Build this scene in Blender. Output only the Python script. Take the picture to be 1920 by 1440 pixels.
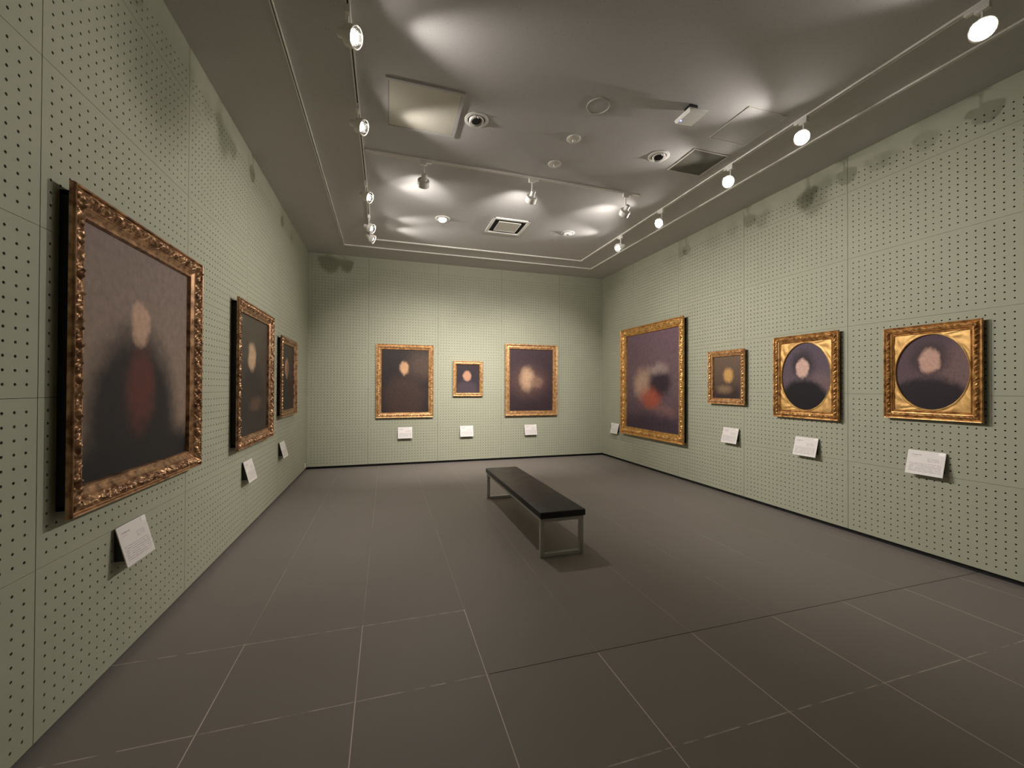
import bpy, math, random
import numpy as np
from mathutils import Vector, Matrix

# ---------------------------------------------------------------- clean, camera, world, exposure
for o in list(bpy.data.objects):
    bpy.data.objects.remove(o)
SC = bpy.context.scene
COL = SC.collection

YAW, PIT, ROL = 0.2984222938, 0.0077099564, 0.0043287353
cam_d = bpy.data.cameras.new('camera')
cam = bpy.data.objects.new('camera', cam_d)
COL.objects.link(cam)
cam_d.sensor_fit = 'HORIZONTAL'
cam_d.sensor_width = 36.0
cam_d.lens = 766.0228638 / 1920.0 * 36.0
cam_d.clip_start = 0.02
_c, _s = math.cos(YAW), math.sin(YAW)
fw = Vector((_s*math.cos(PIT), _c*math.cos(PIT), math.sin(PIT)))
rt = Vector((_c, -_s, 0.0))
up = rt.cross(fw)
r2 = rt*math.cos(ROL) + up*math.sin(ROL)
u2 = -rt*math.sin(ROL) + up*math.cos(ROL)
M = Matrix((r2, u2, -fw)).transposed().to_4x4()
M.translation = Vector((-0.8994, -7.5264, 1.3932))
cam.matrix_world = M
SC.camera = cam

w = bpy.data.worlds.new('world')
SC.world = w
w.use_nodes = True
w.node_tree.nodes['Background'].inputs[0].default_value = (0.02, 0.02, 0.022, 1)
w.node_tree.nodes['Background'].inputs[1].default_value = 0.3
SC.view_settings.view_transform = 'Standard'
SC.view_settings.look = 'None'
SC.view_settings.exposure = 0.55
SC.view_settings.gamma = 1.0
SC.view_settings.use_curve_mapping = False

# lamp strengths (one place to tune)
P_WALL = 225.0     # track spots, main beam
P_BACK = 250.0     # spots on the cross track
P_SPILL = 36.0     # faint wide light from the rim of every head
P_DOWN = 60.0
LAMP_COL = (1.0, 0.94, 0.87)

# room dimensions (metres); back wall is y=0
XL, XR, YF, H = -2.1567, 3.3676, -10.2, 3.6385
HB = 0.045        # panels stop here, black recessed skirting below
PITCH, PW, PH = 0.05, 1.2, 0.65

# ---------------------------------------------------------------- helpers
def srgb(r, g, b):
    f = lambda c: (c/255/12.92) if c/255 <= 0.04045 else ((c/255+0.055)/1.055)**2.4
    return (f(r), f(g), f(b), 1.0)

def mat(name, col, rough=0.6, metal=0.0, noise=0.0, nscale=20.0, bump=0.0, bscale=200.0, spec=0.5,
        emit=None, estr=0.0, coat=0.0, rvar=0.0):
    m = bpy.data.materials.new(name)
    m.use_nodes = True
    nt = m.node_tree; N = nt.nodes; L = nt.links
    b = N['Principled BSDF']
    b.inputs['Base Color'].default_value = col if len(col) == 4 else (*col, 1)
    b.inputs['Roughness'].default_value = rough
    b.inputs['Metallic'].default_value = metal
    b.inputs['Specular IOR Level'].default_value = spec
    b.inputs['Coat Weight'].default_value = coat
    tc = N.new('ShaderNodeTexCoord')
    if noise > 0 or rvar > 0:
        n = N.new('ShaderNodeTexNoise'); n.inputs['Scale'].default_value = nscale
        n.inputs['Detail'].default_value = 6
        L.new(tc.outputs['Object'], n.inputs['Vector'])
        if noise > 0:
            mr = N.new('ShaderNodeMapRange')
            mr.inputs[3].default_value = 1-noise; mr.inputs[4].default_value = 1+noise
            mr.inputs[1].default_value = 0.3; mr.inputs[2].default_value = 0.7
            L.new(n.outputs['Fac'], mr.inputs[0])
            vm = N.new('ShaderNodeVectorMath'); vm.operation = 'SCALE'
            vm.inputs[0].default_value = tuple(b.inputs['Base Color'].default_value)[:3]
            L.new(mr.outputs[0], vm.inputs['Scale'])
            L.new(vm.outputs[0], b.inputs['Base Color'])
        if rvar > 0:
            mr2 = N.new('ShaderNodeMapRange')
            mr2.inputs[3].default_value = max(0.02, rough-rvar); mr2.inputs[4].default_value = min(1, rough+rvar)
            mr2.inputs[1].default_value = 0.3; mr2.inputs[2].default_value = 0.7
            L.new(n.outputs['Fac'], mr2.inputs[0]); L.new(mr2.outputs[0], b.inputs['Roughness'])
    if bump > 0:
        n2 = N.new('ShaderNodeTexNoise'); n2.inputs['Scale'].default_value = bscale
        n2.inputs['Detail'].default_value = 3
        L.new(tc.outputs['Object'], n2.inputs['Vector'])
        bp = N.new('ShaderNodeBump'); bp.inputs['Strength'].default_value = bump
        bp.inputs['Distance'].default_value = 0.002
        L.new(n2.outputs['Fac'], bp.inputs['Height'])
        L.new(bp.outputs[0], b.inputs['Normal'])
    if emit is not None:
        b.inputs['Emission Color'].default_value = (*emit[:3], 1)
        b.inputs['Emission Strength'].default_value = estr
    return m

def mesh_np(name, V, Fs, mats=(), midx=None, smooth=False):
    me = bpy.data.meshes.new(name)
    me.from_pydata([tuple(v) for v in V] if not isinstance(V, list) else V, [], Fs)
    for m in mats:
        me.materials.append(m)
    if midx is not None:
        me.polygons.foreach_set('material_index', np.asarray(midx, dtype=np.int32))
    if smooth:
        me.polygons.foreach_set('use_smooth', np.ones(len(me.polygons), dtype=bool))
    me.update()
    return me

class MB:
    """collects simple shapes into one mesh"""
    def __init__(s):
        s.V = []; s.F = []; s.S = []
    def add(s, V, F, smooth=False, mx=None):
        o = len(s.V)
        s.V += [tuple((mx @ Vector(v)) if mx is not None else v) for v in V]
        s.F += [tuple(i+o for i in f) for f in F]
        s.S += [smooth]*len(F)
        return s
    def box(s, x0, x1, y0, y1, z0, z1, bev=0.0, mx=None):
        if bev <= 0:
            V = [(x, y, z) for x in (x0, x1) for y in (y0, y1) for z in (z0, z1)]
            F = [(0, 1, 3, 2), (4, 6, 7, 5), (0, 4, 5, 1), (2, 3, 7, 6), (0, 2, 6, 4), (1, 5, 7, 3)]
            return s.add(V, F, False, mx)
        import bmesh
        bm = bmesh.new()
        bmesh.ops.create_cube(bm, size=1.0)
        for v in bm.verts:
            v.co = Vector(((x0+x1)/2+v.co.x*(x1-x0), (y0+y1)/2+v.co.y*(y1-y0), (z0+z1)/2+v.co.z*(z1-z0)))
        bmesh.ops.bevel(bm, geom=bm.edges[:]+bm.verts[:], offset=bev, segments=3, profile=0.5, affect='EDGES')
        bm.verts.index_update()
        V = [tuple(v.co) for v in bm.verts]; F = [tuple(v.index for v in f.verts) for f in bm.faces]
        bm.free()
        return s.add(V, F, True, mx)
    def lathe(s, prof, n=32, mx=None, smooth=True, close=True):
        """profile [(r, z)...] round z"""
        V = []; F = []
        for (r, z) in prof:
            for k in range(n):
                a = 2*math.pi*k/n
                V.append((r*math.cos(a), r*math.sin(a), z))
        for i in range(len(prof)-1):
            for k in range(n):
                k2 = (k+1) % n
                F.append((i*n+k, i*n+k2, (i+1)*n+k2, (i+1)*n+k))
        if close:
            if prof[0][0] > 1e-5: F.append(tuple(range(n))[::-1])
            if prof[-1][0] > 1e-5: F.append(tuple((len(prof)-1)*n+k for k in range(n)))
        return s.add(V, F, smooth, mx)
    def build(s, name, m, parent=None):
        me = bpy.data.meshes.new(name)
        me.from_pydata(s.V, [], s.F)
        me.materials.append(m)
        me.polygons.foreach_set('use_smooth', np.array(s.S, dtype=bool))
        if any(s.S):
            try: me.set_sharp_from_angle(angle=math.radians(40))
            except Exception: pass
        me.update()
        return link(name, me, parent)

def link(name, me, parent=None):
    o = bpy.data.objects.new(name, me)
    COL.objects.link(o)
    if parent is not None: o.parent = parent
    return o

def thing(name, label, cat, loc=(0, 0, 0), rz=0.0, group=None):
    o = bpy.data.objects.new(name, None)
    o.empty_display_size = 0.05
    COL.objects.link(o)
    o.location = loc; o.rotation_euler = (0, 0, rz)
    o['label'] = label; o['category'] = cat
    if group: o['group'] = group
    return o

def tag(o, label, cat, group=None):
    o['label'] = label; o['category'] = cat
    if group: o['group'] = group
    return o

def struct(o):
    o['kind'] = 'structure'
    return o

# ---------------------------------------------------------------- materials
M_PANEL = mat('sage_green_panel', srgb(171, 172, 152), 0.75, noise=0.02, nscale=3, bump=0.25, bscale=700)
M_FELT = mat('black_felt_backing', (0.006, 0.006, 0.006, 1), 0.95)
M_SKIRT = mat('black_skirting', (0.008, 0.008, 0.009, 1), 0.5)
M_TRACK = mat('white_aluminium', srgb(246, 242, 235), 0.4, metal=0.0)
M_SLOT = mat('track_slot_black', (0.015, 0.015, 0.015, 1), 0.6)
M_LAMPW = mat('lamp_white_metal', srgb(240, 236, 230), 0.25, metal=0.0)
M_CHROME = mat('lamp_reflector_chrome', (0.75, 0.74, 0.72, 1), 0.12, metal=1.0)
M_BULB = mat('lamp_bulb_glow', (1, 1, 1, 1), 0.5, emit=(1.0, 0.93, 0.84), estr=60.0)
M_GLASSD = mat('lamp_dark_glass', (0.03, 0.032, 0.035, 1), 0.08, spec=0.6)
M_WHITEP = mat('white_plastic', srgb(243, 240, 235), 0.45)
M_DISC = mat('grey_cover_plate', srgb(214, 208, 198), 0.5)
M_CARD = mat('label_card_white', srgb(236, 229, 226), 0.5)
M_STICK = mat('label_sticker_white', srgb(252, 250, 246), 0.25)
M_INK = mat('label_ink_grey', srgb(176, 166, 168), 0.7)
M_BRKT = mat('label_bracket_black', (0.012, 0.012, 0.012, 1), 0.5)
M_LED = mat('blue_status_led', (0.1, 0.12, 1, 1), 0.4, emit=(0.12, 0.13, 1.0), estr=9.0)
M_LEATHER = mat('black_leather', (0.018, 0.014, 0.018, 1), 0.42, bump=0.3, bscale=380, rvar=0.03, nscale=8, spec=0.4)
M_STEEL = mat('grey_painted_steel', srgb(192, 191, 188), 0.42, metal=0.15)
M_BOX = mat('black_frame_backing', (0.006, 0.006, 0.007, 1), 0.7)

def print_mat():
    """white card with fine grey print: a heading, a short block at the right, a wide block below"""
    m = bpy.data.materials.new('label_card_printed'); m.use_nodes = True
    N = m.node_tree.nodes; L = m.node_tree.links; b = N['Principled BSDF']
    tc = N.new('ShaderNodeTexCoord'); sp = N.new('ShaderNodeSeparateXYZ'); L.new(tc.outputs['UV'], sp.inputs[0])
    def mth(op, a, bb):
        n = N.new('ShaderNodeMath'); n.operation = op
        for i, v in enumerate((a, bb)):
            if isinstance(v, (int, float)): n.inputs[i].default_value = v
            else: L.new(v, n.inputs[i])
        return n.outputs[0]
    U, V_ = sp.outputs[0], sp.outputs[1]
    acc = None
    for (u0, u1, v0, v1, pitch, word, st) in ((0.10, 0.38, 0.795, 0.83, 0.05, 0.035, 1.0), (0.10, 0.30, 0.73, 0.75, 0.04, 0.03, 0.6),
                                           (0.55, 0.86, 0.56, 0.72, 0.04, 0.03, 0.8), (0.08, 0.93, 0.12, 0.50, 0.055, 0.035, 0.8)):
        ins = mth('MULTIPLY', mth('MULTIPLY', mth('GREATER_THAN', U, u0), mth('LESS_THAN', U, u1)),
                  mth('MULTIPLY', mth('GREATER_THAN', V_, v0), mth('LESS_THAN', V_, v1)))
        row = mth('DIVIDE', mth('SUBTRACT', V_, v0), pitch)
        ink = mth('LESS_THAN', mth('FRACT', row, 0), 0.45) if v1-v0 > 0.05 else mth('GREATER_THAN', U, -1)
        cb = N.new('ShaderNodeCombineXYZ'); L.new(mth('FLOOR', mth('DIVIDE', U, word*0.5), 0), cb.inputs[0]); L.new(mth('FLOOR', row, 0), cb.inputs[1])
        wn = N.new('ShaderNodeTexWhiteNoise'); wn.noise_dimensions = '2D'; L.new(cb.outputs[0], wn.inputs['Vector'])
        gap = mth('GREATER_THAN', wn.outputs['Value'], 0.22)
        f = mth('MULTIPLY', mth('MULTIPLY', ins, ink), mth('MULTIPLY', gap, st))
        acc = f if acc is None else mth('MAXIMUM', acc, f)
    mix = N.new('ShaderNodeMix'); mix.data_type = 'RGBA'
    L.new(acc, mix.inputs['Factor']); mix.inputs['A'].default_value = srgb(236, 229, 226); mix.inputs['B'].default_value = srgb(186, 176, 178)
    L.new(mix.outputs['Result'], b.inputs['Base Color']); b.inputs['Roughness'].default_value = 0.5
    return m
M_PRINT = print_mat()

def ceiling_mat():
    m = bpy.data.materials.new('grey_speckled_ceiling'); m.use_nodes = True
    N = m.node_tree.nodes; L = m.node_tree.links; b = N['Principled BSDF']
    tc = N.new('ShaderNodeTexCoord')
    vo = N.new('ShaderNodeTexVoronoi'); vo.inputs['Scale'].default_value = 38
    L.new(tc.outputs['Object'], vo.inputs['Vector'])
    lt = N.new('ShaderNodeMapRange'); lt.inputs[1].default_value = 0.10; lt.inputs[2].default_value = 0.17
    lt.inputs[3].default_value = 0.72; lt.inputs[4].default_value = 1.0
    L.new(vo.outputs['Distance'], lt.inputs[0])
    # only some cells carry a pit
    gt = N.new('ShaderNodeMath'); gt.operation = 'GREATER_THAN'; gt.inputs[1].default_value = 0.55
    sx = N.new('ShaderNodeSeparateColor'); L.new(vo.outputs['Color'], sx.inputs[0]); L.new(sx.outputs[0], gt.inputs[0])
    mx = N.new('ShaderNodeMath'); mx.operation = 'MAXIMUM'
    L.new(gt.outputs[0], mx.inputs[0]); L.new(lt.outputs[0], mx.inputs[1])
    n = N.new('ShaderNodeTexNoise'); n.inputs['Scale'].default_value = 160; n.inputs['Detail'].default_value = 4
    L.new(tc.outputs['Object'], n.inputs['Vector'])
    mr = N.new('ShaderNodeMapRange'); mr.inputs[3].default_value = 0.9; mr.inputs[4].default_value = 1.1
    L.new(n.outputs['Fac'], mr.inputs[0])
    mul = N.new('ShaderNodeMath'); mul.operation = 'MULTIPLY'
    L.new(mx.outputs[0], mul.inputs[0]); L.new(mr.outputs[0], mul.inputs[1])
    vm = N.new('ShaderNodeVectorMath'); vm.operation = 'SCALE'
    vm.inputs[0].default_value = srgb(198, 195, 194)[:3]
    L.new(mul.outputs[0], vm.inputs['Scale']); L.new(vm.outputs[0], b.inputs['Base Color'])
    b.inputs['Roughness'].default_value = 0.7
    b.inputs['Specular IOR Level'].default_value = 0.35
    bp = N.new('ShaderNodeBump'); bp.inputs['Strength'].default_value = 0.3; bp.inputs['Distance'].default_value = 0.003
    L.new(mul.outputs[0], bp.inputs['Height']); L.new(bp.outputs[0], b.inputs['Normal'])
    return m
M_CEIL = ceiling_mat()

def floor_mat():
    m = bpy.data.materials.new('dark_stone_floor_tiles'); m.use_nodes = True
    N = m.node_tree.nodes; L = m.node_tree.links; b = N['Principled BSDF']
    tc = N.new('ShaderNodeTexCoord'); sp = N.new('ShaderNodeSeparateXYZ')
    L.new(tc.outputs['Object'], sp.inputs[0])
    def mth(op, a, bb=None, c=None):
        n = N.new('ShaderNodeMath'); n.operation = op
        for i, v in enumerate((a, bb, c)):
            if v is None: continue
            if isinstance(v, (int, float)): n.inputs[i].default_value = v
            else: L.new(v, n.inputs[i])
        return n.outputs[0]
    def joint(co, off, half):
        u = mth('DIVIDE', mth('ADD', co, off), 0.597)
        f = mth('FRACT', u)
        d = mth('MULTIPLY', mth('MINIMUM', f, mth('SUBTRACT', 1.0, f)), 0.597)
        return mth('LESS_THAN', d, half), mth('FLOOR', u)
    X, Y = sp.outputs[0], sp.outputs[1]
    jx, ix = joint(X, 1.022, 0.0021)
    jy, iy = joint(Y, 5.59, 0.0028)
    # freshly grouted area near the entrance: pale joints; the rest has dull joints
    fresh = mth('MAXIMUM', mth('LESS_THAN', Y, -5.6),
                mth('MULTIPLY', mth('LESS_THAN', Y, -4.985), mth('LESS_THAN', X, -0.415)))
    n1 = N.new('ShaderNodeTexNoise'); n1.inputs['Scale'].default_value = 2.3; n1.inputs['Detail'].default_value = 4
    L.new(tc.outputs['Object'], n1.inputs['Vector'])
    n2 = N.new('ShaderNodeTexNoise'); n2.inputs['Scale'].default_value = 14; n2.inputs['Detail'].default_value = 3
    L.new(tc.outputs['Object'], n2.inputs['Vector'])
    wear = N.new('ShaderNodeMapRange'); wear.inputs[1].default_value = 0.38; wear.inputs[2].default_value = 0.58
    L.new(n2.outputs['Fac'], wear.inputs[0])
    wear1 = N.new('ShaderNodeMapRange'); wear1.inputs[1].default_value = 0.35; wear1.inputs[2].default_value = 0.6
    L.new(n1.outputs['Fac'], wear1.inputs[0])
    sx = mth('MULTIPLY', jx, mth('ADD', mth('MULTIPLY', fresh, 0.62), mth('MULTIPLY', wear1.outputs[0], 0.30)))
    sy = mth('MULTIPLY', jy, mth('MULTIPLY', fresh, mth('MULTIPLY', wear.outputs[0], 0.55)))
    fac = mth('MAXIMUM', sx, sy)
    dark = mth('MULTIPLY', mth('MULTIPLY', jy, mth('GREATER_THAN', X, -0.415)),
               mth('MULTIPLY', mth('LESS_THAN', Y, -5.5), mth('GREATER_THAN', Y, -5.7)))  # gap shadow along one joint row, painted as a dark line
    wn = N.new('ShaderNodeTexWhiteNoise'); wn.noise_dimensions = '2D'
    cb = N.new('ShaderNodeCombineXYZ'); L.new(ix, cb.inputs[0]); L.new(iy, cb.inputs[1])
    L.new(cb.outputs[0], wn.inputs['Vector'])
    tv = N.new('ShaderNodeMapRange'); tv.inputs[3].default_value = 0.98; tv.inputs[4].default_value = 1.025
    L.new(wn.outputs['Value'], tv.inputs[0])
    n3 = N.new('ShaderNodeTexNoise'); n3.inputs['Scale'].default_value = 420; n3.inputs['Detail'].default_value = 2
    L.new(tc.outputs['Object'], n3.inputs['Vector'])
    gv = N.new('ShaderNodeMapRange'); gv.inputs[3].default_value = 0.85; gv.inputs[4].default_value = 1.15
    L.new(n3.outputs['Fac'], gv.inputs[0])
    sc = mth('MULTIPLY', tv.outputs[0], gv.outputs[0])
    vm = N.new('ShaderNodeVectorMath'); vm.operation = 'SCALE'
    vm.inputs[0].default_value = srgb(136, 128, 123)[:3]; L.new(sc, vm.inputs['Scale'])
    mix = N.new('ShaderNodeMix'); mix.data_type = 'RGBA'
    L.new(fac, mix.inputs['Factor']); L.new(vm.outputs[0], mix.inputs['A'])
    mix.inputs['B'].default_value = srgb(236, 216, 206)
    mix2 = N.new('ShaderNodeMix'); mix2.data_type = 'RGBA'
    L.new(dark, mix2.inputs['Factor']); L.new(mix.outputs['Result'], mix2.inputs['A'])
    mix2.inputs['B'].default_value = srgb(40, 37, 34)
    L.new(mix2.outputs['Result'], b.inputs['Base Color'])
    b.inputs['Roughness'].default_value = 0.55
    b.inputs['Specular IOR Level'].default_value = 0.35
    bp = N.new('ShaderNodeBump'); bp.inputs['Strength'].default_value = 0.15; bp.inputs['Distance'].default_value = 0.001
    L.new(n3.outputs['Fac'], bp.inputs['Height']); L.new(bp.outputs[0], b.inputs['Normal'])
    return m
M_FLOOR = floor_mat()

def gold_mat(name, base, dark, rough=0.33):
    m = bpy.data.materials.new(name); m.use_nodes = True
    N = m.node_tree.nodes; L = m.node_tree.links; b = N['Principled BSDF']
    tc = N.new('ShaderNodeTexCoord')
    n = N.new('ShaderNodeTexNoise'); n.inputs['Scale'].default_value = 22; n.inputs['Detail'].default_value = 7
    L.new(tc.outputs['Object'], n.inputs['Vector'])
    cr = N.new('ShaderNodeMapRange'); cr.inputs[1].default_value = 0.35; cr.inputs[2].default_value = 0.62
    L.new(n.outputs['Fac'], cr.inputs[0])
    mix = N.new('ShaderNodeMix'); mix.data_type = 'RGBA'
    mix.inputs['A'].default_value = dark; mix.inputs['B'].default_value = base
    L.new(cr.outputs[0], mix.inputs['Factor']); L.new(mix.outputs['Result'], b.inputs['Base Color'])
    b.inputs['Metallic'].default_value = 0.55
    b.inputs['Roughness'].default_value = rough
    n2 = N.new('ShaderNodeTexNoise'); n2.inputs['Scale'].default_value = 150; n2.inputs['Detail'].default_value = 3
    L.new(tc.outputs['Object'], n2.inputs['Vector'])
    bp = N.new('ShaderNodeBump'); bp.inputs['Strength'].default_value = 0.35; bp.inputs['Distance'].default_value = 0.002
    L.new(n2.outputs['Fac'], bp.inputs['Height']); L.new(bp.outputs[0], b.inputs['Normal'])
    return m
M_GOLD_RED = gold_mat('reddish_bronze_gilding', srgb(196, 154, 116), srgb(112, 78, 54))
M_GOLD = gold_mat('bright_gilding', srgb(208, 158, 96), srgb(136, 90, 48))
M_GOLD_BRIGHT = gold_mat('brightest_gilding', srgb(232, 188, 118), srgb(184, 134, 72))
M_GOLD_PALE = gold_mat('pale_gilding', srgb(228, 184, 132), srgb(172, 124, 80))
M_GOLD_FLAT = gold_mat('spandrel_gilding', srgb(216, 174, 108), srgb(188, 146, 86), 0.5)

# ---------------------------------------------------------------- perforated walls
def wall_panels(length, joints, rows, top_rows):
    """panel front faces at d=0 (towards room), thickness into +d. returns V (u,d,z), F, midx"""
    V = []; F = []; MI = []
    R = 0.0059; DEP = 0.005; G = 0.0018
    js = sorted(joints)
    oct_a = [math.radians(22.5+45*k) for k in range(8)]
    def panel(u0, u1, z0, z1, hu, hz):
        # cell borders
        if not hu or not hz:
            o = len(V); V.extend([(u0, 0, z0), (u1, 0, z0), (u1, 0, z1), (u0, 0, z1),
                                  (u0, DEP, z0), (u1, DEP, z0), (u1, DEP, z1), (u0, DEP, z1)])
            F.extend([(o, o+1, o+2, o+3), (o, o+4, o+5, o+1), (o+1, o+5, o+6, o+2), (o+2, o+6, o+7, o+3), (o+3, o+7, o+4, o)])
            MI.extend([0]*5); return
        bu = [u0] + [(a+b)/2 for a, b in zip(hu[:-1], hu[1:])] + [u1]
        bz = [z0] + [(a+b)/2 for a, b in zip(hz[:-1], hz[1:])] + [z1]
        nu, nz = len(bu), len(bz)
        g0 = len(V)
        V.extend([(bu[i], 0, bz[j]) for j in range(nz) for i in range(nu)])
        gi = lambda i, j: g0+j*nu+i
        for j in range(nz-1):
            for i in range(nu-1):
                o = len(V)
                cu, cz = hu[i], hz[j]
                V.extend([(cu+R*math.cos(a), 0, cz+R*math.sin(a)) for a in oct_a])
                V.extend([(cu+R*math.cos(a), DEP, cz+R*math.sin(a)) for a in oct_a])
                A, B, C_, D = gi(i, j), gi(i+1, j), gi(i+1, j+1), gi(i, j+1)
                # octagon verts: 0:22.5 1:67.5 2:112.5 3:157.5 4:202.5 5:247.5 6:292.5 7:337.5
                F.extend([(B, C_, o+0, o+7), (C_, D, o+2, o+1), (D, A, o+4, o+3), (A, B, o+6, o+5),
                          (C_, o+1, o+0), (D, o+3, o+2), (A, o+5, o+4), (B, o+7, o+6)])
                F.extend([(o+k, o+(k+1) % 8, o+8+(k+1) % 8, o+8+k) for k in range(8)])
                MI.extend([0]*16)
        o = len(V)
        V.extend([(u0, 0, z0), (u1, 0, z0), (u1, 0, z1), (u0, 0, z1),
                  (u0, DEP, z0), (u1, DEP, z0), (u1, DEP, z1), (u0, DEP, z1)])
        F.extend([(o, o+4, o+5, o+1), (o+1, o+5, o+6, o+2), (o+2, o+6, o+7, o+3), (o+3, o+7, o+4, o)])
        MI.extend([0]*4)
    edges = [0.0] + js + [length]
    for c in range(len(edges)-1):
        a, b = edges[c], edges[c+1]
        if b-a < 0.01: continue
        # hole columns anchored on a real joint
        if c > 0: hu = [a+PITCH*(k+1) for k in range(40) if a+PITCH*(k+1) < b-0.03]
        else:     hu = sorted(b-PITCH*(k+1) for k in range(40) if b-PITCH*(k+1) > a+0.03)
        ga = G if c > 0 else 0; gb = G if c < len(edges)-2 else 0
        for r in range(6):
            z0 = HB+PH*r; z1 = min(HB+PH*(r+1), H)
            gz = 0.0009
            if r < 5: hz = [z0+PITCH*(k+1) for k in range(12)]
            else: hz = [z0+PITCH*(k+1) for k in range(3)]
            panel(a+ga, b-gb, z0+(gz if r else 0), z1-(gz if r < 5 else 0), hu, hz)
    # backing sheet
    o = len(V)
    V.extend([(-0.0, 0.014, HB), (length, 0.014, HB), (length, 0.014, H), (-0.0, 0.014, H)])
    F.append((o, o+1, o+2, o+3)); MI.append(1)
    # solid body behind
    V.extend([(0, 0.09, 0), (length, 0.09, 0), (length, 0.09, H), (0, 0.09, H), (0, 0.06, 0), (length, 0.06, 0), (0, 0.06, HB), (length, 0.06, HB)])
    F.append((o+4, o+7, o+6, o+5)); MI.append(0)
    F.append((o+8, o+9, o+11, o+10)); MI.append(1)
    F.append((o, o+1, o+11, o+10)); MI.append(1)
    return V, F, MI

def build_wall(name, length, joints, origin, rz):
    V, F, MI = wall_panels(length, joints, 6, 3)
    me = mesh_np(name, V, F, (M_PANEL, M_FELT), MI)
    o = link(name, me)
    o.location = origin; o.rotation_euler = (0, 0, rz)
    return struct(o)

# local u along viewer's right, d into the wall
Wd = XR-XL
build_wall('wall_back', Wd, [x-XL for x in (-1.2, 0.0, 1.2, 2.4)], (XL, 0, 0), 0)
Ly = -YF
jl = [-5.526+1.2*k-YF for k in range(-3, 5)]
build_wall('wall_left', Ly, [j for j in jl if 0 < j < Ly], (XL, YF, 0), math.pi/2)
jr = [2.3045+1.2*k for k in range(-1, 7)]
build_wall('wall_right', Ly, [j for j in jr if 0 < j < Ly], (XR, 0, 0), -math.pi/2)
fwall = MB().box(XL-0.1, XR+0.1, YF-0.1, YF, 0, H)
struct(fwall.build('wall_front', M_PANEL))

struct(MB().box(XL-0.1, XR+0.1, YF-0.1, 0.1, -0.08, 0).build('floor', M_FLOOR))
struct(MB().box(XL-0.1, XR+0.1, YF-0.1, 0.1, H, H+0.1).build('ceiling', M_CEIL))
struct(MB().box(XL-0.04, XR+0.04, 0.04, 0.055, 0, HB-0.001).build('baseboard_back', M_SKIRT))
struct(MB().box(XL-0.055, XL-0.04, YF, 0.04, 0, HB-0.001).build('baseboard_left', M_SKIRT))
struct(MB().box(XR+0.04, XR+0.055, YF, 0.04, 0, HB-0.001).build('baseboard_right', M_SKIRT))

# ---------------------------------------------------------------- picture frames
def smooth01(x, a, b):
    t = np.clip((x-a)/(b-a), 0, 1); return t*t*(3-2*t)

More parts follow.
